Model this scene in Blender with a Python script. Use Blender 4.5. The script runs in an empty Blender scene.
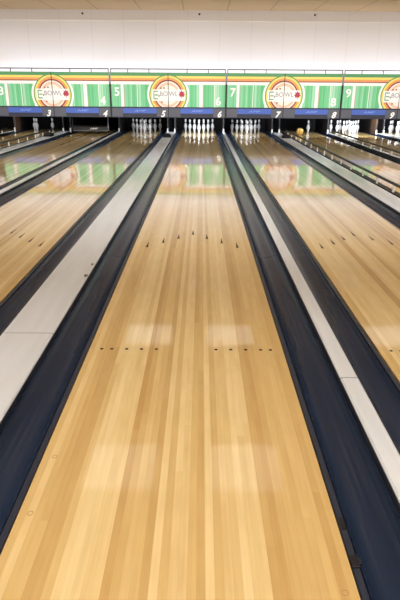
import bpy, bmesh, math, random
from mathutils import Vector, Matrix, Euler
random.seed(7)
SC = bpy.context.scene
COL = SC.collection
PI = math.pi
R_ = math.radians

# ------------------------------------------------------------------ helpers
def srgb(r, g, b):
    f = lambda c: (c/255/12.92) if c/255 <= .04045 else ((c/255+.055)/1.055)**2.4
    return (f(r), f(g), f(b), 1)

def mat(name, col, rough=.5, metal=0, coat=0, coat_r=.05, spec=.5):
    m = bpy.data.materials.new(name); m.use_nodes = True
    p = m.node_tree.nodes['Principled BSDF']
    p.inputs['Base Color'].default_value = col
    p.inputs['Roughness'].default_value = rough
    p.inputs['Metallic'].default_value = metal
    p.inputs['Coat Weight'].default_value = coat
    p.inputs['Coat Roughness'].default_value = coat_r
    p.inputs['Specular IOR Level'].default_value = spec
    p.inputs['Coat IOR'].default_value = 1.6
    return m

class G:
    """small node-graph builder"""
    def __init__(s, m): s.t = m.node_tree; s.p = s.t.nodes['Principled BSDF']
    def n(s, kind, **kw):
        x = s.t.nodes.new(kind)
        for k, v in kw.items(): setattr(x, k, v)
        return x
    def l(s, a, b): s.t.links.new(a, b)
    def math(s, op, a, b=None):
        x = s.n('ShaderNodeMath', operation=op)
        for i, v in enumerate((a, b)):
            if v is None: continue
            if isinstance(v, (int, float)): x.inputs[i].default_value = v
            else: s.l(v, x.inputs[i])
        return x.outputs[0]
    def comb(s, x=0, y=0, z=0):
        c = s.n('ShaderNodeCombineXYZ')
        for i, v in enumerate((x, y, z)):
            if isinstance(v, (int, float)): c.inputs[i].default_value = v
            else: s.l(v, c.inputs[i])
        return c.outputs[0]
    def coords(s):
        tc = s.n('ShaderNodeTexCoord'); sp = s.n('ShaderNodeSeparateXYZ')
        s.l(tc.outputs['Object'], sp.inputs[0]); return sp.outputs
    def mix(s, fac, a, b, mode='MIX'):
        x = s.n('ShaderNodeMix', data_type='RGBA', blend_type=mode)
        for i, v in ((0, fac), (6, a), (7, b)):
            if isinstance(v, (int, float, tuple)): x.inputs[i].default_value = v
            else: s.l(v, x.inputs[i])
        return x.outputs[2]
    def ramp(s, fac, stops, interp='LINEAR'):
        r = s.n('ShaderNodeValToRGB'); r.color_ramp.interpolation = interp
        e = r.color_ramp.elements
        while len(e) < len(stops): e.new(.5)
        for q, (pos, c) in zip(e, stops): q.position = pos; q.color = c
        s.l(fac, r.inputs[0]); return r.outputs[0]
    def wn(s, vec):
        w = s.n('ShaderNodeTexWhiteNoise', noise_dimensions='3D'); s.l(vec, w.inputs['Vector']); return w.outputs['Value']
    def noise(s, vec, scale=1, detail=2):
        w = s.n('ShaderNodeTexNoise'); s.l(vec, w.inputs['Vector'])
        w.inputs['Scale'].default_value = scale; w.inputs['Detail'].default_value = detail; return w.outputs['Fac']

BW = 1.0541/39           # one lane board
LANE_W = 1.0541

def wood(name, light, mid, dark, rough, coat_r):
    m = mat(name, mid, rough, coat=1, coat_r=coat_r, spec=.2); g = G(m)
    x, y, z = g.coords()
    idx = g.math('FLOOR', g.math('DIVIDE', g.math('ADD', x, LANE_W/2), BW))
    oi = g.n('ShaderNodeObjectInfo'); rnd = g.math('MULTIPLY', oi.outputs['Random'], 91.)
    seedb = g.wn(g.comb(idx, rnd, 3.3))
    seg = g.math('FLOOR', g.math('ADD', g.math('DIVIDE', y, 2.6), g.math('MULTIPLY', seedb, 7.3)))
    a = g.wn(g.comb(idx, rnd, 1.7)); b = g.wn(g.comb(idx, seg, rnd))
    wide = g.wn(g.comb(g.math('FLOOR', g.math('MULTIPLY', g.math('ADD', idx, g.math('MULTIPLY', seedb, .8)), .42)), rnd, 8.1))
    v = g.math('ADD', g.math('MULTIPLY', wide, .48), g.math('ADD', g.math('MULTIPLY', a, .33), g.math('MULTIPLY', b, .16)))
    col = g.ramp(v, [(.22, dark), (.5, mid), (.78, light)])
    gr = g.noise(g.comb(g.math('MULTIPLY', x, 90.), g.math('MULTIPLY', y, 2.2), idx), 1., 4)
    col = g.mix(.2, col, g.ramp(gr, [(.3, (.66, .6, .52, 1)), (.62, (1, 1, 1, 1))]), 'MULTIPLY')
    fig = g.noise(g.comb(g.math('MULTIPLY', x, 14.), g.math('MULTIPLY', y, 5.), g.math('MULTIPLY', idx, 3.1)), 1., 3)
    col = g.mix(.35, col, g.ramp(fig, [(.35, (.82, .77, .68, 1)), (.6, (1, 1, 1, 1))]), 'MULTIPLY')
    fr = g.math('FRACT', g.math('DIVIDE', g.math('ADD', x, LANE_W/2), BW))
    edge = g.math('LESS_THAN', fr, .05)
    col = g.mix(g.math('MULTIPLY', edge, .12), col, (.35, .22, .10, 1))
    g.l(col, g.p.inputs['Base Color'])
    return m

M = {}
M['wood'] = wood('maple lane boards', srgb(234, 210, 154), srgb(217, 186, 124), srgb(196, 159, 98), .3, .055)
M['approach'] = wood('maple approach boards', srgb(228, 188, 128), srgb(212, 166, 104), srgb(196, 146, 84), .35, .12)

def scuffed(name, base, worn, rough, stretch=.5, amt=.6, spec=.5):
    m = mat(name, base, rough, spec=spec); g = G(m); x, y, z = g.coords()
    nz = g.noise(g.comb(g.math('MULTIPLY', x, 14.), g.math('MULTIPLY', y, stretch), z), 1., 5)
    nz2 = g.noise(g.comb(g.math('MULTIPLY', x, 45.), g.math('MULTIPLY', y, 2.5), 4.), 1., 3)
    f = g.math('MULTIPLY', g.ramp(nz, [(.42, (0, 0, 0, 1)), (.78, (1, 1, 1, 1))]), amt)
    f2 = g.math('MULTIPLY', g.ramp(nz2, [(.62, (0, 0, 0, 1)), (.8, (1, 1, 1, 1))]), amt*.18)
    g.l(g.mix(g.math('ADD', f, f2), base, worn), g.p.inputs['Base Color'])
    return m
M['gutter'] = scuffed('navy gutter plastic', srgb(33, 44, 63), srgb(52, 65, 88), .22, .5, .4, .2)
M['ledge'] = mat('dark gutter ledge', srgb(36, 43, 58), .4)
M['black'] = mat('black plastic', (.006, .006, .008, 1), .4)
M['hood'] = mat('matt black hood', (.004, .004, .005, 1), .7, spec=.2)
M['pit'] = mat('black pit cloth', (.004, .004, .005, 1), .9)
M['cap'] = scuffed('pale grey divider cap', srgb(213, 217, 219), srgb(190, 194, 196), .16, 1.2, .45)
M['skirt'] = mat('dark divider skirt', srgb(38, 42, 52), .4)
M['grime'] = mat('dark grime in a joint', srgb(70, 70, 68), .8)
M['dot'] = mat('dark marker inlay', srgb(36, 24, 16), .6, spec=.1)
M['plug'] = mat('wood plug ring', srgb(176, 134, 84), .4, coat=1)
M['pin'] = mat('white pin plastic', srgb(236, 238, 242), .22, coat=.5)
M['pinred'] = mat('dark red pin stripe', srgb(58, 14, 20), .3)
M['grey'] = mat('grey painted metal', srgb(120, 124, 132), .4, .3)
M['rail'] = mat('dark grey rail paint', srgb(92, 92, 98), .5)
M['silver'] = mat('bright metal', srgb(170, 174, 180), .3, .8)
M['white'] = mat('white plastic', srgb(232, 232, 228), .4)
M['print'] = mat('white printed board', srgb(246, 246, 244), .35)
for k, c in dict(green=(76, 150, 92), yellow=(246, 222, 108), orange=(232, 160, 88), red=(140, 50, 46), peach=(240, 196, 170),
                 cream=(250, 236, 226), lettergreen=(120, 168, 112), lettergrey=(140, 132, 140), leaf=(176, 44, 70), brownmark=(150, 92, 80),
                 navy=(42, 45, 62), plate=(86, 90, 102), blue=(70, 102, 190), bluelight=(128, 158, 228), pinkline=(206, 160, 140)).items():
    M[k] = mat('printed '+k, srgb(*c), .4)
def field():
    m = mat('striped green print', srgb(110, 200, 140), .4); g = G(m); x, y, z = g.coords()
    a = g.wn(g.comb(g.math('FLOOR', g.math('MULTIPLY', x, 42.)), 2., 5.))
    b = g.wn(g.comb(g.math('FLOOR', g.math('MULTIPLY', x, 11.)), 7., 1.))
    v = g.math('ADD', g.math('MULTIPLY', a, .45), g.math('MULTIPLY', b, .55))
    g.l(g.ramp(v, [(0., srgb(84, 184, 116)), (.5, srgb(110, 200, 142)), (.75, srgb(142, 212, 172)), (1, srgb(196, 230, 204))]), g.p.inputs['Base Color'])
    return m
M['field'] = field()
def ballmat():
    m = mat('marbled yellow ball', srgb(222, 188, 110), .15, coat=1); g = G(m); x, y, z = g.coords()
    nz = g.noise(g.comb(x, y, z), 14., 4)
    g.l(g.ramp(nz, [(.35, srgb(140, 104, 48)), (.55, srgb(190, 156, 84)), (.75, srgb(214, 186, 120))]), g.p.inputs['Base Color'])
    return m
M['ball'] = ballmat()
def kick_lit():  # pin lamp's light on the front boards, painted in as brown
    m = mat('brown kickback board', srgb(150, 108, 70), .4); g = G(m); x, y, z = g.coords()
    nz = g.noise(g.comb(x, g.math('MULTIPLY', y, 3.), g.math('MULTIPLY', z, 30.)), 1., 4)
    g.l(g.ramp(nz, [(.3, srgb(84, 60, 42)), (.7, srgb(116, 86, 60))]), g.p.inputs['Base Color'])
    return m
M['kick'] = kick_lit()
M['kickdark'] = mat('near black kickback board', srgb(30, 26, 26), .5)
M['strip'] = mat('dull metal edging', srgb(62, 65, 72), .5)
def seamed(name, base, line, pitch, width, ax, rough):
    m = mat(name, base, rough); g = G(m); c = g.coords()
    fr = g.math('FRACT', g.math('ADD', g.math('DIVIDE', c[ax], pitch), .37))
    g.l(g.mix(g.math('LESS_THAN', fr, width/pitch), base, line), g.p.inputs['Base Color'])
    return m
M['wall'] = seamed('white wall panels', srgb(238, 238, 244), srgb(230, 229, 234), .92, .018, 0, .6)
M['sidewall'] = mat('off white side wall', srgb(222, 216, 208), .7)
M['ceiling'] = seamed('beige ceiling panels', srgb(212, 191, 160), srgb(180, 156, 126), 1.22, .03, 0, .8)
M['trim'] = mat('white trim', srgb(250, 250, 250), .5)
def emit(name, col, s):
    m = mat(name, col, .6); p = m.node_tree.nodes['Principled BSDF']
    p.inputs['Emission Color'].default_value = col; p.inputs['Emission Strength'].default_value = s
    return m
M['diffuser'] = emit('softly lit lamp diffuser', (1, .985, .96, 1), .88)
M['diffuser_bright'] = emit('brightly lit lamp diffuser', (1, .99, .97, 1), 7.4)
WORD = {2: 'two', 3: 'three', 4: 'four', 5: 'five', 6: 'six', 7: 'seven', 8: 'eight', 9: 'nine', 10: 'ten'}

# ------------------------------------------------------------------ mesh tools
def bx(bm, x0, x1, y0, y1, z0, z1, mi=0):
    v = [bm.verts.new((x, y, z)) for x in (x0, x1) for y in (y0, y1) for z in (z0, z1)]
    for q in ((0, 1, 3, 2), (4, 6, 7, 5), (0, 4, 5, 1), (2, 3, 7, 6), (0, 2, 6, 4), (1, 5, 7, 3)):
        f = bm.faces.new([v[i] for i in q]); f.material_index = mi
def prism(bm, prof, y0, y1, mi=0):
    """closed (x,z) profile swept along Y"""
    a = [bm.verts.new((x, y0, z)) for x, z in prof]; b = [bm.verts.new((x, y1, z)) for x, z in prof]
    n = len(prof)
    for i in range(n):
        f = bm.faces.new((a[i], a[(i+1) % n], b[(i+1) % n], b[i])); f.material_index = mi
    bm.faces.new(a[::-1]).material_index = mi; bm.faces.new(b).material_index = mi
def poly(bm, pts, y, mi=0):
    """flat (x,z) polygon facing -Y, given thickness 1 mm"""
    prism(bm, pts, y-.001, y, mi)
def lathe(bm, prof, n=24, mi=0):
    rings = []
    for r, z in prof:
        if r < 1e-5: rings.append([bm.verts.new((0, 0, z))])
        else: rings.append([bm.verts.new((r*math.cos(2*PI*i/n), r*math.sin(2*PI*i/n), z)) for i in range(n)])
    for A, B in zip(rings, rings[1:]):
        for i in range(n):
            j = (i+1) % n
            if len(A) == 1: f = bm.faces.new((A[0], B[j], B[i]))
            elif len(B) == 1: f = bm.faces.new((A[i], A[j], B[0]))
            else: f = bm.faces.new((A[i], A[j], B[j], B[i]))
            f.material_index = mi
def obj(name, bm, mats, parent=None, loc=None, smooth=False, bev=0, label=None):
    bmesh.ops.recalc_face_normals(bm, faces=bm.faces[:])
    me = bpy.data.meshes.new(name); bm.to_mesh(me); bm.free()
    for m in (mats if isinstance(mats, (list, tuple)) else [mats]): me.materials.append(m)
    if smooth:
        for f in me.polygons: f.use_smooth = True
    o = bpy.data.objects.new(name, me); COL.objects.link(o)
    if parent: o.parent = parent
    if loc: o.location = loc
    if bev:
        b = o.modifiers.new('bevel', 'BEVEL'); b.width = bev; b.segments = 2; b.limit_method = 'ANGLE'; b.angle_limit = .6
    if label: o['label'] = label
    return o
def tag(o, label, cat, group=None):
    o['label'] = label; o['category'] = cat
    if group: o['group'] = group
    return o
def thing(name, label, cat, loc=(0, 0, 0), group=None):
    o = bpy.data.objects.new(name, None); o.empty_display_size = .1; COL.objects.link(o); o.location = loc
    return tag(o, label, cat, group)
def struct(name, bm, mats):
    o = obj(name, bm, mats); o['kind'] = 'structure'; return o
def dup(root, loc, label, group=None):
    r = root.copy(); COL.objects.link(r); r.location = loc; r['label'] = label
    if group: r['group'] = group
    for ch in list(root.children):
        c = ch.copy(); COL.objects.link(c); c.parent = r
        for gch in list(ch.children):
            d = gch.copy(); COL.objects.link(d); d.parent = c
    return r
def text_mesh(name, s, m, parent, x, y, z, height, align='CENTER', shear=0, bold=0, sx=1):
    """lettering standing in the XZ plane facing -Y, centred at (x, z), cap height given"""
    cu = bpy.data.curves.new(name, 'FONT'); cu.body = s; cu.align_x = align; cu.size = 1; cu.shear = shear
    cu.extrude = .002; cu.offset = bold
    t = bpy.data.objects.new(name+'_curve', cu); COL.objects.link(t)
    dg = bpy.context.evaluated_depsgraph_get(); dg.update()
    me = bpy.data.meshes.new_from_object(t.evaluated_get(dg))
    bpy.data.objects.remove(t)
    ys = [v.co.y for v in me.vertices]; lo, hi = min(ys), max(ys); k = height/(hi-lo)
    for v in me.vertices:
        X, Y, Z = v.co; v.co = (X*k*sx, -Z*.5, (Y-(lo+hi)/2)*k)
    me.materials.clear(); me.materials.append(m); me.name = name
    o = bpy.data.objects.new(name, me); COL.objects.link(o)
    o.parent = parent; o.location = (x, y, z)
    return o
def clip(pts, fn):
    """keep the part of a convex polygon where fn >= 0"""
    out = []
    for i in range(len(pts)):
        a, b = pts[i], pts[(i+1) % len(pts)]; fa, fb = fn(a), fn(b)
        if fa >= 0: out.append(a)
        if (fa >= 0) != (fb >= 0):
            t = fa/(fa-fb); out.append((a[0]+t*(b[0]-a[0]), a[1]+t*(b[1]-a[1])))
    return out

# ------------------------------------------------------------------ layout (metres, foul line at Y = 0, lane surface at Z = 0)
LN = {6: 0.0, 5: -1.777, 7: 1.5764}
LN[4] = LN[5]-1.5764; LN[3] = LN[4]-1.777; LN[2] = LN[3]-1.5764
LN[8] = LN[7]+1.777; LN[9] = LN[8]+1.5764; LN[10] = LN[9]+1.777
END = 18.75; CAP_END = 17.3; HEAD = 17.75; MASK_Y = 16.1; WALL_Y = 16.62; KICK_Y = 17.5
XL, XR, YB, YP = -7.75, 7.75, -4.5, 19.9
MID = {n: (LN[n]+LN[n+1])/2 for n in range(2, 10)}   # divider between lane n and n+1
WIDE = (3, 5, 7, 9)
CZ = .047                                            # top of the divider caps
H = 3.4

# ------------------------------------------------------------------ setting
b = bmesh.new()
bx(b, XL, XR, -.02, YP, -.25, -.16, 0)
bx(b, XL, XR, YB, -.02, -.25, 0, 1)
struct('floor', b, [M['pit'], M['approach']])
b = bmesh.new(); bx(b, XL-.1, XR+.1, YB-.1, WALL_Y+.12, H, H+.1); struct('ceiling', b, M['ceiling'])
b = bmesh.new(); bx(b, XL, XR, WALL_Y, WALL_Y+.1, 1.3, H); struct('wall_back', b, M['wall'])
b = bmesh.new(); bx(b, XL-.1, XL, YB, WALL_Y+.1, -.25, H); struct('wall_left', b, M['sidewall'])
b = bmesh.new(); bx(b, XR, XR+.1, YB, WALL_Y+.1, -.25, H); struct('wall_right', b, M['sidewall'])
b = bmesh.new(); bx(b, XL-.1, XR+.1, YB-.1, YB, -.25, H); struct('wall_front', b, M['sidewall'])
b = bmesh.new()
bx(b, XL-.1, XR+.1, YP, YP+.1, -.25, 1.5); bx(b, XL-.1, XR+.1, WALL_Y+.1, YP, 1.4, 1.5)
bx(b, XL-.1, XL, WALL_Y+.1, YP, -.25, 1.4); bx(b, XR, XR+.1, WALL_Y+.1, YP, -.25, 1.4)
struct('wall_pit', b, M['pit'])
b = bmesh.new(); bx(b, XL, XR, WALL_Y-.02, WALL_Y, 3.112, 3.14); struct('trim_1', b, M['trim'])
for x, wh in ((-3.32, 'left of centre, above the number 4'), (.0, 'at the centre, above the number 6'), (3.28, 'right of centre, above the number 8')):
    b = bmesh.new(); lathe(b, [(0, .03), (.028, .03), (.03, .015), (.016, .005), (.014, -.018), (0, -.02)], 12)
    o = obj('wall_hook', b, M['grime'], loc=(x, WALL_Y-.03, 3.295)); o.rotation_euler = (PI/2, 0, 0)
    tag(o, 'tiny dark fixture high on the white wall, '+wh, 'fixture', 'dark fixtures high on the wall')

# ------------------------------------------------------------------ lanes
ARR = [4.216, 4.361, 4.511, 4.668, 4.511, 4.361, 4.216]
LW = {2: 'at the far left photo edge', 3: 'at the left with three pins left standing', 4: 'closed by a low black guard bar',
      5: 'just left of the centre lane', 6: 'in the middle of the photo', 7: 'just right of the centre lane',
      8: 'with a yellow ball rolling on it', 9: 'at the far right with a full rack', 10: 'at the right photo edge'}
def arrow_bm():
    b = bmesh.new()
    p = [(-.012, -.1), (0, -.085), (.012, -.1), (.006, .0), (0, .1), (-.006, .0)]
    lo = [b.verts.new((x, y, -.001)) for x, y in p]; hi = [b.verts.new((x, y, .0006)) for x, y in p]
    n = len(p)
    for i in range(n): b.faces.new((lo[i], lo[(i+1) % n], hi[(i+1) % n], hi[i]))
    b.faces.new(hi); b.faces.new(lo[::-1]); return b
def disc_bm(r, h=.0006, r0=0):
    b = bmesh.new()
    lathe(b, [(r0, -.001), (r, -.001), (r, h), (r0, h)] + ([(r0, -.001)] if r0 else []), 16); return b
for n, cx in LN.items():
    t = thing('bowling_lane', 'maple lane under the sign %s, %s' % (WORD[n], LW[n]), 'bowling lane', (cx, 0, 0), 'varnished maple lanes')
    b = bmesh.new(); bx(b, -LANE_W/2, LANE_W/2, 0, END, -.16, 0); obj('lane_bed', b, M['wood'], t)
    if 4 <= n <= 8:
        first = None
        for i, y in enumerate(ARR):
            x = (5+5*i-20)*BW
            if first is None: first = obj('arrow_mark', arrow_bm(), M['dot'], t, (x, y, 0))
            else:
                c = first.copy(); COL.objects.link(c); c.parent = t; c.location = (x, y, 0)
        first = None
        for bd in (3, 5, 8, 11, 14, 26, 29, 32, 35, 37):
            x = (bd-20)*BW
            if first is None: first = obj('dot_mark', disc_bm(.0095), M['dot'], t, (x, 2.113, 0))
            else:
                c = first.copy(); COL.objects.link(c); c.parent = t; c.location = (x, 2.113, 0)
    if n == 6:
        for x, y in ((-.482, 1.195), (-.488, .9), (.489, .605)):
            obj('wood_plug', disc_bm(.0105, .0005, .008), M['plug'], t, (x, y, 0))

# ------------------------------------------------------------------ gutters
GW = .2185
def gutter_profile(s):
    p = [(.034, -.01)]
    for i in range(13):
        u = i/12; x = .036+u*(.205-.036)
        p.append((x, -.012-.043*(math.sin(PI*u)**.6)))
    p += [(.212, .0), (.2175, .0), (.2175, -.15), (.034, -.15)]
    return [(s*x, z) for x, z in p]
def gutter(n, s):
    side = 'left' if s < 0 else 'right'
    wide = (n if s > 0 else n-1) in WIDE
    t = thing('lane_gutter', 'dark navy gutter along the %s edge of lane %s, against the %s pale divider' % (side, WORD[n], 'wide' if wide else 'narrow'),
              'gutter', (LN[n]+s*LANE_W/2, 0, 0), 'dark navy gutters')
    b = bmesh.new(); prism(b, gutter_profile(s), 0, END)
    obj('channel', b, M['gutter'], t)
    b = bmesh.new(); prism(b, [(s*x, z) for x, z in ((.006, -.15), (.006, -.004), (.0085, -.002), (.0265, -.002), (.029, -.005), (.029, -.15))], 0, END)
    obj('ledge', b, M['ledge'], t)
    b = bmesh.new()                      # lip where two lengths of channel meet
    pr = [(s*(.036+u/12*.169), -.0113-.043*(math.sin(PI*u/12)**.6)) for u in range(13)]
    prism(b, pr + [(x, z-.002) for x, z in pr[::-1]], 4.0, 4.012); obj('joint_seam', b, M['black'], t)
    if n == 6 and s > 0:
        b = bmesh.new(); bx(b, .004, .03, .69, .735, -.003, .004); bx(b, .022, .036, .7, .72, -.004, .006); obj('clip', b, M['black'], t, bev=.002)
        b = bmesh.new(); bx(b, .008, .026, .84, .89, -.003, -.0005); obj('clip', b, M['black'], t)
    # small silver domes near the pins
    for y in (14.2, 15.3):
        b = bmesh.new(); lathe(b, [(0, .012), (.013, .01), (.017, 0), (.017, -.002), (0, -.002)], 10); obj('screw_cap', b, M['silver'], t, (s*.018, y, -.001), True)
for n in LN:
    for s in (-1, 1):
        if (n, s) in ((2, -1), (10, 1)): continue
        gutter(n, s)

# ------------------------------------------------------------------ dividers between gutters
for n, x in MID.items():
    wide = n in WIDE; w = .143 if wide else .043
    lab = ('wide pale ball-return cover between lanes %s and %s' if wide else 'narrow pale divider strip between lanes %s and %s') % (WORD[n], WORD[n+1])
    t = thing('ball_return_cover' if wide else 'divider_strip', lab, 'lane divider', (x, 0, 0), 'pale lane dividers')
    b = bmesh.new(); prism(b, [(-w+.001, -.16), (-w+.001, CZ-.012), (w-.001, CZ-.012), (w-.001, -.16)], 0, CAP_END); obj('skirt', b, M['skirt'], t)
    cuts = [0, 2.21, 9.2, CAP_END] if wide else [0, 1.737, 10.6, CAP_END]
    for a, c in zip(cuts, cuts[1:]):
        b = bmesh.new()
        prism(b, [(-w, CZ-.012), (-w, CZ-.006), (-w+.008, CZ), (w-.008, CZ), (w, CZ-.006), (w, CZ-.012)], a+.004, c-.004)
        obj('cap_section', b, M['cap'], t)
    for c in cuts[1:-1]:
        b = bmesh.new(); prism(b, [(-w+.0005, CZ-.0115), (-w+.0005, CZ-.007), (-w+.008, CZ-.002), (w-.008, CZ-.002), (w-.0005, CZ-.007), (w-.0005, CZ-.0115)], c-.0041, c+.0041)
        obj('joint_filler', b, M['grime'], t)
    if n == 5:                           # chipped bits on the right edge
        for (px, py, r) in ((.122, 3.47, .016), (.125, 3.2, .02)):
            b = bmesh.new()
            k = 9; top = [b.verts.new((px+r*(.7+.3*math.sin(i*2.3))*math.cos(2*PI*i/k), py+2.2*r*(.7+.3*math.cos(i*1.7))*math.sin(2*PI*i/k), CZ+.0006)) for i in range(k)]
            bot = [b.verts.new((v.co.x, v.co.y, CZ-.002)) for v in top]
            for i in range(k): b.faces.new((bot[i], bot[(i+1) % k], top[(i+1) % k], top[i]))
            b.faces.new(top); b.faces.new(bot[::-1]); obj('chip', b, M['grime'], t)

# black hoods lying on the wide covers
def hood(n):
    b = bmesh.new()
    secs = [(0, .118, .05), (.02, .118, .08), (.12, .112, .105), (.3, .098, .1), (.46, .075, .07), (.56, .05, .03)]
    rings = []
    for y, w, h in secs:
        rings.append([b.verts.new((w*math.cos(PI*i/12), y, h*(max(0, math.sin(PI*i/12))**.55))) for i in range(13)])
    for A, B in zip(rings, rings[1:]):
        for i in range(12): b.faces.new((A[i], A[i+1], B[i+1], B[i]))
        b.faces.new((A[12], A[0], B[0], B[12]))
    b.faces.new(rings[0][::-1]); b.faces.new(rings[-1])
    o = obj('ball_return_hood', b, M['hood'], loc=(MID[n]+(.0 if n != 3 else -.0), 15.1, CZ), smooth=False, bev=.006)
    tag(o, 'low black hood on the wide pale cover between lanes %s and %s' % (WORD[n], WORD[n+1]), 'hood', 'black hoods on the ball-return covers')
for n in (3, 5, 7): hood(n)

# ------------------------------------------------------------------ bumper rails (lanes 3 and 8)
def rail(n, s, y0=3.6, y1=16.55, posts=True):
    x = LN[n]+s*(LANE_W/2+.176)
    t = thing('bumper_rail', 'raised black bumper rail on white posts along the %s gutter of lane %s' % ('left' if s < 0 else 'right', WORD[n]),
              'bumper rail', (x, 0, 0), 'raised bumper rails')
    b = bmesh.new(); prism(b, [(-.011, .145), (-.011, .172), (-.006, .18), (.006, .18), (.011, .172), (.011, .145)], y0, y1); obj('top_bar', b, M['black'], t)
    b = bmesh.new(); bx(b, -.014, .014, y0, y1, -.028, .052); obj('base_bar', b, M['black'], t)
    b = bmesh.new(); bx(b, -.009, .009, -.02, .02, .052, .145); first = None
    y = 6.7-.72*4
    while y < y1:
        if first is None: first = obj('post', b, M['white'], t, (0, y, 0))
        else:
            c = first.copy(); COL.objects.link(c); c.parent = t; c.location = (0, y, 0)
        y += .72
for n, s in ((8, -1), (8, 1), (3, 1), (3, -1)): rail(n, s)

# ------------------------------------------------------------------ kickbacks
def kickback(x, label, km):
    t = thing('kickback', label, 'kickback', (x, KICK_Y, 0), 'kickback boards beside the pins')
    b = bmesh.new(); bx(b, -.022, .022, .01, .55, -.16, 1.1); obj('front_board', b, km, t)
    b = bmesh.new(); bx(b, -.022, .022, .551, 1.9, -.16, 1.1); obj('rear_board', b, M['kickdark'], t)  # dark again where the lamplight painted on the front board stops
    b = bmesh.new(); bx(b, -.01, .01, -.012, .01, .1, 1.1); obj('edge_strip', b, M['strip'], t, bev=.004)
    b = bmesh.new(); prism(b, [(-.02, -.16), (-.02, .125), (-.012, .135), (.012, .135), (.02, .125), (.02, -.16)], -.05, -.013); obj('foot_guard', b, M['white'], t)
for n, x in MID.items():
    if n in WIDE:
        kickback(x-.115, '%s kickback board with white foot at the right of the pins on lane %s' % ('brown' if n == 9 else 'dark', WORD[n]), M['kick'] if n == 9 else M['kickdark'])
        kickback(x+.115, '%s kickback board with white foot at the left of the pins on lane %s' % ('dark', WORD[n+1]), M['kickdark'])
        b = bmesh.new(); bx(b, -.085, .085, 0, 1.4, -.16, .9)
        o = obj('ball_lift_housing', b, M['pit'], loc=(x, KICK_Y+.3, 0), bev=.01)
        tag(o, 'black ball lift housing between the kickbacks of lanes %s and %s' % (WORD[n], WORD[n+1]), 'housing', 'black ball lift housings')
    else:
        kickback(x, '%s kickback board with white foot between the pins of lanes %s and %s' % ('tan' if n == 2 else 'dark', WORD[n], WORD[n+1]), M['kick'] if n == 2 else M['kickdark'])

# ------------------------------------------------------------------ pins
PROF = [(0, 0), (.0245, 0), (.0258, .004), (.0283, .019), (.0357, .057), (.0455, .086), (.0535, .108), (.058, .118), (.0605, .1143+.012), (.0578, .149),
        (.0495, .185), (.0365, .22), (.0262, .239), (.0235, .254), (.0249, .277), (.0283, .301), (.0323, .332), (.0318, .348), (.026, .366), (.014, .378), (0, .381)]
PROF.sort(key=lambda q: q[1]) if False else None
def pin_bm():
    b = bmesh.new(); lathe(b, PROF, 24); return b
def stripe_bm():
    b = bmesh.new()
    for z0, z1 in ((.226, .245), (.255, .274)):
        r = lambda z: .0262+(.0235-.0262)*(z-.239)/.015 if z < .254 else .0235+(.0249-.0235)*(z-.254)/.023
        lathe(b, [(r(z0)-.002, z0), (r(z0)+.0009, z0), (r(z1)+.0009, z1), (r(z1)-.002, z1)], 24)
    return b
SP = {}
k = 0
for row in range(4):
    for i in range(row+1):
        SP[k+1] = ((i-row/2)*.3048, row*.264); k += 1
PN = {1: 'head pin at the front', 2: 'left of the second row', 3: 'right of the second row', 4: 'left of the third row', 5: 'middle of the third row',
      6: 'right of the third row', 7: 'far left of the back row', 8: 'centre left of the back row', 9: 'centre right of the back row', 10: 'far right of the back row'}
RK = {5: 'the dim rack left of centre', 6: 'the bright centre rack', 7: 'the dim rack right of centre', 9: 'the bright far right rack', 10: 'the rack at the right photo edge'}
proto = None
def pin(n, k, label, grp):
    global proto
    loc = (LN[n]+SP[k][0], HEAD+SP[k][1], 0)
    if proto is None:
        proto = thing('bowling_pin', label, 'bowling pin', loc, grp)
        obj('pin_body', pin_bm(), M['pin'], proto, smooth=True); obj('neck_stripe', stripe_bm(), M['pinred'], proto, smooth=True, label='dark red neck stripes')
    else: dup(proto, loc, label, grp)
for n in (6, 5, 7, 9, 10):
    for k in range(1, 11): pin(n, k, 'white pin in %s, %s' % (RK[n], PN[k]), 'pins standing on lane %d' % n)
pin(3, 7, 'leftmost of the three white pins left standing on lane three', 'pins standing on lane three')
pin(3, 4, 'second from left of the three pins left standing on lane three', 'pins standing on lane three')
pin(3, 9, 'white pin standing alone at the right of lane 3', 'pins standing on lane three')
pin(8, 6, 'single white pin left standing on lane 8 beyond the yellow ball', 'pins standing on lane eight')

# ball
b = bmesh.new(); bmesh.ops.create_uvsphere(b, u_segments=40, v_segments=24, radius=.1085)
o = obj('bowling_ball', b, M['ball'], loc=(3.165, 17.0, .1086), smooth=True)
tag(o, 'marbled yellow bowling ball rolling on lane 8 towards the last pin', 'bowling ball')
for dx, dz in ((-.018, .085), (.018, .085), (.0, .05)):
    d = Vector((dx, -.04, dz)).normalized()
    b = bmesh.new(); lathe(b, [(0, -.004), (.012, -.004), (.012, .0006), (0, .0006)], 14)
    h = obj('finger_hole', b, M['black'], o, d*.1085); h.rotation_euler = d.to_track_quat('Z', 'Y').to_euler()

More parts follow.
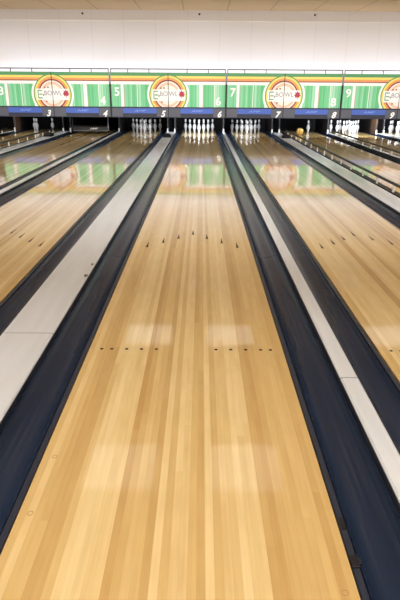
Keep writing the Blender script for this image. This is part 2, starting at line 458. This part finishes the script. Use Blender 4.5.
# ------------------------------------------------------------------ guard bars (lane 4 closed; lane 2 likewise at the left edge)
def guard(n, zb, label):
    t = thing('pin_guard', label, 'guard bar', (LN[n], 16.85, zb), 'black guard bars across closed lanes')
    b = bmesh.new(); prism2 = [(-.03, 0), (-.045, .02), (-.045, .13), (-.02, .17), (.05, .17), (.05, 0)]
    a = [b.verts.new((-.53, y, z)) for y, z in prism2]; c = [b.verts.new((.53, y, z)) for y, z in prism2]; m = len(prism2)
    for i in range(m): b.faces.new((a[i], a[(i+1) % m], c[(i+1) % m], c[i]))
    b.faces.new(a[::-1]); b.faces.new(c); obj('bar', b, M['black'], t, bev=.004)
    b = bmesh.new(); bx(b, -.53, .53, -.049, -.0455, .012, .026); obj('lower_trim', b, M['grey'], t, label='thin grey trim along the bar')
    text_mesh('lettering', 'AMF', M['white'], t, .1, -.046, .085, .06, shear=.25, bold=.02, sx=1.5)
    for s in (-1, 1):
        b = bmesh.new(); bx(b, s*.545-.012, s*.545+.012, -.02, .04, .02, 1.38-zb); obj('arm', b, M['grey'] if s > 0 else M['black'], t)
guard(4, .075, 'lowered black guard bar with white lettering across lane 4')
guard(2, .42, 'black guard bar with white marks at the left photo edge, over lane 2')
for (x, z) in ((.44, .1), (.50, .1), (.46, .03)):
    g = [o for o in COL.objects if o.name == 'pin_guard.001'][0]
    b = bmesh.new(); bx(b, x-.02, x+.02, -.05, -.0455, z-.02, z+.02); bx(b, x-.02, x-.008, -.05, -.0455, z-.04, z-.02); obj('white_mark', b, M['white'], g)

# ------------------------------------------------------------------ masking units above the pins
Z0, Z1, ZA = .53, 1.752, .80                 # bottom, top, lower edge of the artwork
CZ_LOGO = 1.152
RINGS = [(.61, 0, 'print'), (.55, 0, 'green'), (.52, 0, 'yellow'), (.468, 0, 'orange'), (.41, 0, 'red'), (.372, 0, 'cream'), (.335, 0, 'peach'), (.27, 0, 'cream')]
def half_disc(bm, cx, side, r, y, mi, zmax=9):
    """half disc on one side of the panel seam, cut by the lower edge of the artwork"""
    N = 40; xe = cx+side*.008
    a0, a1 = (-PI/2, PI/2) if side > 0 else (PI/2, 3*PI/2)
    pts = [(cx+r*math.cos(a0+(a1-a0)*i/N), CZ_LOGO+r*math.sin(a0+(a1-a0)*i/N)) for i in range(N+1)]
    pts = clip(pts, lambda q: side*(q[0]-xe)); pts = clip(pts, lambda q: q[1]-(ZA+.025)); pts = clip(pts, lambda q: zmax-q[1])
    # drop doubles
    out = []
    for q in pts:
        if not out or (abs(q[0]-out[-1][0])+abs(q[1]-out[-1][1])) > 1e-5: out.append(q)
    if (abs(out[0][0]-out[-1][0])+abs(out[0][1]-out[-1][1])) < 1e-5: out.pop()
    poly(bm, out, y, mi)
def mask(n):
    odd = n % 2 == 1
    seam = MID[n] if odd else MID[n-1]              # logo seam
    outer = (MID[n-1] if odd else MID[n]) if (2 < n < 10) else seam+1.677*(1 if not odd else -1)
    if n == 10: outer = seam+1.677
    x0, x1 = (outer, seam) if odd else (seam, outer)
    x0 -= 0; W = x1-x0
    t = thing('mask_panel', 'printed green sign panel numbered %s, with the %s half of a round logo' % (WORD[n], 'left' if odd else 'right'),
              'sign panel', (x0, MASK_Y, 0), 'sign panels above the pins')
    sx = seam-x0; e0 = .026 if odd else .01; e1 = .01 if odd else .026
    b = bmesh.new(); bx(b, e0, W-e1, 0, .03, ZA, Z1); obj('board', b, M['print'], t)
    # artwork: stripes, fields, stems of the logo (all one printed sheet)
    keys = ['green', 'yellow', 'orange', 'red', 'field', 'print', 'peach', 'cream', 'navy', 'pinkline']
    ix = {q: i for i, q in enumerate(keys)}; b = bmesh.new()
    rect = lambda xa, xb, za, zb, y, m: poly(b, [(xa, za), (xb, za), (xb, zb), (xa, zb)], y, ix[m])
    A, B = e0+.001, W-e1-.001
    for za, zb, m in ((1.661, Z1, 'green'), (1.6, 1.661, 'yellow'), (1.541, 1.6, 'orange'), (1.515, 1.541, 'red')): rect(A, B, za, zb, -.0005, m)
    ZF = 1.432
    if odd: spans = [(A, .305, 'field'), (.385, .405, 'pinkline'), (.405, .77, 'field'), (.79, sx-.55, 'field')]
    else:
        spans = [(.55, .90, 'field'), (1.0, 1.02, 'pinkline'), (1.02, 1.33, 'field'), (1.35, B, 'field')]
    for xa, xb, m in spans: rect(xa, xb, ZA+.025, ZF, -.0005, m)
    rect(A, B, ZA, ZA+.025, -.002, 'navy')
    s = -1 if odd else 1
    half_disc(b, sx, s, .61, -.002, ix['print'], 1.514)
    obj('artwork', b, [M[q] for q in keys], t)
    b = bmesh.new()
    for i, (r, _, m) in enumerate(RINGS[1:]): half_disc(b, sx, s, r, -.0035-.0012*i, ix[m])
    yb = -.0035-.0012*8
    xa, xb = (sx-.475, sx-.008) if odd else (sx+.008, sx+.475)
    poly(b, [(xa, .995), (xb, .995), (xb, 1.3), (xa, 1.3)], yb, ix['print'])
    lg = obj('logo', b, [M[q] for q in keys], t)
    yt = yb-.0025
    if odd:
        b = bmesh.new()                       # green block letter E made of doubled bars
        ex, ez = sx-.363, 1.15
        for dz in (-.1, 0, .1):
            bx(b, ex-.03, ex+.066, yt, yt+.003, ez+dz-.017, ez+dz+.017)
        bx(b, ex-.068, ex-.04, yt, yt+.003, ez-.117, ez+.117)
        bx(b, ex-.04, ex-.03, yt, yt+.003, ez+.083, ez+.117); bx(b, ex-.04, ex-.03, yt, yt+.003, ez-.117, ez-.083)
        obj('green_letter', b, M['lettergreen'], lg)
        b = bmesh.new(); bx(b, sx-.285, sx-.25, yt, yt+.002, 1.1, 1.15); obj('small_mark', b, M['lettergrey'], lg)
        text_mesh('lettering', 'BO', M['lettergrey'], lg, sx-.012, yt, 1.185, .125, 'RIGHT', sx=.96)
        b = bmesh.new()
        for mx, mz in ((-.21, 1.335), (-.12, 1.34), (-.19, .955)): bx(b, sx+mx-.022, sx+mx+.022, yt, yt+.002, mz-.02, mz+.02)
        obj('small_mark', b, M['brownmark'], lg)
    else:
        text_mesh('lettering', 'WL', M['lettergrey'], lg, sx+.012, yt, 1.185, .125, 'LEFT', sx=.96)
        b = bmesh.new()                       # maroon leaf
        R = [.13, .08, .12, .075, .115, .08, .1, .05, .12, .05, .1, .08, .115, .075, .12, .08]
        pts = [(sx+.39+.85*r*math.sin(2*PI*i/16), 1.165+r*math.cos(2*PI*i/16)) for i, r in enumerate(R)]
        c = [b.verts.new((x, yt, z)) for x, z in pts]; d = [b.verts.new((x, yt+.003, z)) for x, z in pts]
        ce = b.verts.new((sx+.385, yt, 1.165))
        for i in range(16):
            j = (i+1) % 16; b.faces.new((c[i], c[j], ce)); b.faces.new((c[j], c[i], d[i], d[j]))
        obj('leaf', b, M['leaf'], lg)
    # big number on the green
    text_mesh('lane_number', str(n), M['print'], t, (.19 if odd else W-.225), -.004, (1.235 if odd else .99), .235, bold=.025)
    # lower strip with plates
    b = bmesh.new(); bx(b, e0*.6, W-e1*.6, -.012, .03, Z0, ZA-.004); ls = obj('lower_strip', b, M['navy'], t)
    pl = [(e0, .335), (W-.345, W-e1-.002)] if odd else [(e0+.002, .345), (W-.365, W-e1)]
    for xa, xb in pl:
        b = bmesh.new(); bx(b, xa, xb, -.017, -.0125, Z0+.02, ZA-.012); obj('number_plate', b, M['plate'], ls)
    b = bmesh.new(); bx(b, pl[0][1]+.004, pl[1][0]-.004, -.017, -.0125, .645, ZA-.012); bs = obj('blue_sign', b, M['blue'], ls)
    text_mesh('lettering', 'AMF', M['bluelight'], ls, (pl[0][1]+pl[1][0])/2, -.0185, .715, .06, shear=.3, bold=.01, sx=2)
    text_mesh('plate_number', str(n), M['print'], ls, (W-.17 if odd else W-.195), -.0185, .635, .18, shear=.3, bold=.035)
    # black joint against the neighbour pair, silver at the top
    b = bmesh.new(); xa, xb = (0, e0) if odd else (W-e1, W)
    bx(b, xa, xb, -.02, .03, Z0, 1.45); obj('edge_strip', b, M['black'], t)
    b = bmesh.new(); bx(b, xa, xb, -.02, .03, 1.45, Z1); obj('edge_cap', b, M['grey'], t)
    b = bmesh.new(); xa, xb = (W-e1, W-.0005) if odd else (.0005, e0)
    bx(b, xa, xb, -.014, .03, Z0, Z1); obj('seam_strip', b, M['black'], t)
    # carrier behind the board
    b = bmesh.new(); bx(b, .05, W-.05, .032, .1, Z0+.05, Z1-.1); obj('carrier', b, M['black'], t)
for n in range(3, 11): mask(n)

# rails along the top of each pair of panels
for n in (3, 5, 7, 9):
    cx = MID[n]
    t = thing('guard_rail', 'thin grey rail standing on top of the sign panels %s and %s' % (WORD[n], WORD[n+1]), 'rail', (cx, MASK_Y+.015, Z1), 'thin rails above the sign panels')
    b = bmesh.new(); bx(b, -1.655, 1.655, -.015, .015, .075, .105); obj('top_bar', b, M['rail'], t)
    b = bmesh.new(); bx(b, -.013, .013, -.01, .01, 0, .075); first = None
    for x in (-1.642, -1.155, -.545, .545, 1.155, 1.642):
        if first is None: first = obj('post', b, M['rail'], t, (x, 0, 0))
        else:
            c = first.copy(); COL.objects.link(c); c.parent = t; c.location = (x, 0, 0)

# ------------------------------------------------------------------ lamps
def panel_light(name, hx, hy, dm, label, grp, spots):
    first = thing(name, label, 'ceiling light', spots[0], grp)
    b = bmesh.new()
    for q in (-1, 1):
        bx(b, q*(hx+.02)-.02, q*(hx+.02)+.02, -hy-.04, hy+.04, -.05, 0); bx(b, -hx, hx, q*(hy+.02)-.02, q*(hy+.02)+.02, -.05, 0)
    obj('frame', b, M['trim'], first)
    b = bmesh.new(); bx(b, -hx, hx, -hy, hy, -.035, -.005); obj('diffuser', b, dm, first)
    for p in spots[1:]: dup(first, p, label, grp)
panel_light('ceiling_light', .45, .45, M['diffuser'], 'soft square ceiling light panel above the lanes', 'ceiling light panels above the lanes',
            [(-.95+1.64*i, y, H) for y in (5.3, 9.4) for i in range(-4, 6)])
panel_light('ceiling_light', .3, .6, M['diffuser_bright'], 'bright ceiling light panel above the approach', 'ceiling light panels above the approach',
            [(-6.4+1.6*i, y, H) for y in (-3.4, -1.4, .8) for i in range(9)])  # added rows to brighten the room, unseen and clear of lane reflections
def area(name, loc, target, sx, sy, power, col=(1, 1, 1)):
    L = bpy.data.lights.new(name, 'AREA'); L.shape = 'RECTANGLE'; L.size = sx; L.size_y = sy; L.energy = power; L.color = col
    o = bpy.data.objects.new(name, L); COL.objects.link(o); o.location = loc
    o.rotation_euler = (Vector(target)-Vector(loc)).to_track_quat('-Z', 'Y').to_euler(); return o
for n in (3, 5, 7, 9):                       # tubes hidden behind the sign panels wash the wall above
    area('wall_wash_tube', (MID[n], MASK_Y+.22, 1.62), (MID[n], WALL_Y, 2.15), 3.2, .06, 6.5, (1, .985, 1))
PL = {3: 14, 5: 5, 6: 45, 7: 14, 8: 14, 9: 70, 10: 70}
for n, e in PL.items():                      # the lamp over each pin deck
    area('pin_deck_lamp', (LN[n], MASK_Y+.2, .85), (LN[n], HEAD+.5, .1), .9, .08, e, (.9, .95, 1))

# added unseen lamps; their housings keep them out of the lane reflections
def added_lamp(x, y, ty, tz, power, spread, label, grp):
    t = thing('wall_washer' if ty > 16 else 'lane_washer', label, 'ceiling light', (x, y, H), grp)
    b = bmesh.new()
    bx(b, -.65, .65, -.12, -.1, -.2, 0); bx(b, -.65, .65, -.1, .1, -.02, 0)
    for q in (-1, 1): bx(b, q*.64-.01, q*.64+.01, -.1, .1, -.2, -.02)
    obj('housing', b, M['trim'], t)
    area('washer_lamp', (x, y, H-.11), (x, ty, tz), 1.2, .12, power, (1, .985, .98)).data.spread = R_(spread)
for i in range(5):
    x = -6.7+3.353*i
    added_lamp(x, 12.4, MASK_Y, .6, 24, 88, 'shielded lamp on the ceiling, aimed at the sign panels', 'shielded lamps aimed at the sign panels')
    added_lamp(x, 3.4, 6.8, 0, 30, 100, 'shielded lamp on the ceiling near the approach, aimed down the lanes', 'shielded lamps near the approach')
    added_lamp(x, 7.4, 12.5, 0, 32, 76, 'shielded lamp on the ceiling over the arrows, aimed at the far lane ends', 'shielded lamps over mid lane')

w = bpy.data.worlds.new('World'); SC.world = w; w.use_nodes = True
w.node_tree.nodes['Background'].inputs[0].default_value = (.9, .92, 1, 1); w.node_tree.nodes['Background'].inputs[1].default_value = .02

# ------------------------------------------------------------------ camera
cd = bpy.data.cameras.new('camera'); cam = bpy.data.objects.new('camera', cd); COL.objects.link(cam)
cd.sensor_fit = 'VERTICAL'; cd.sensor_height = 36; cd.lens = 533.8/600*36; cd.clip_start = .05; cd.clip_end = 100
cam.matrix_world = Matrix.Translation((.0734, -.4936, 1.3201)) @ Matrix.Rotation(PI/2-.3764, 4, 'X') @ Matrix.Rotation(.0071, 4, 'Z')
SC.camera = cam
vs = SC.view_settings
vs.view_transform = 'Standard'; vs.look = 'None'; vs.gamma = 1; vs.use_curve_mapping = False; vs.exposure = 0
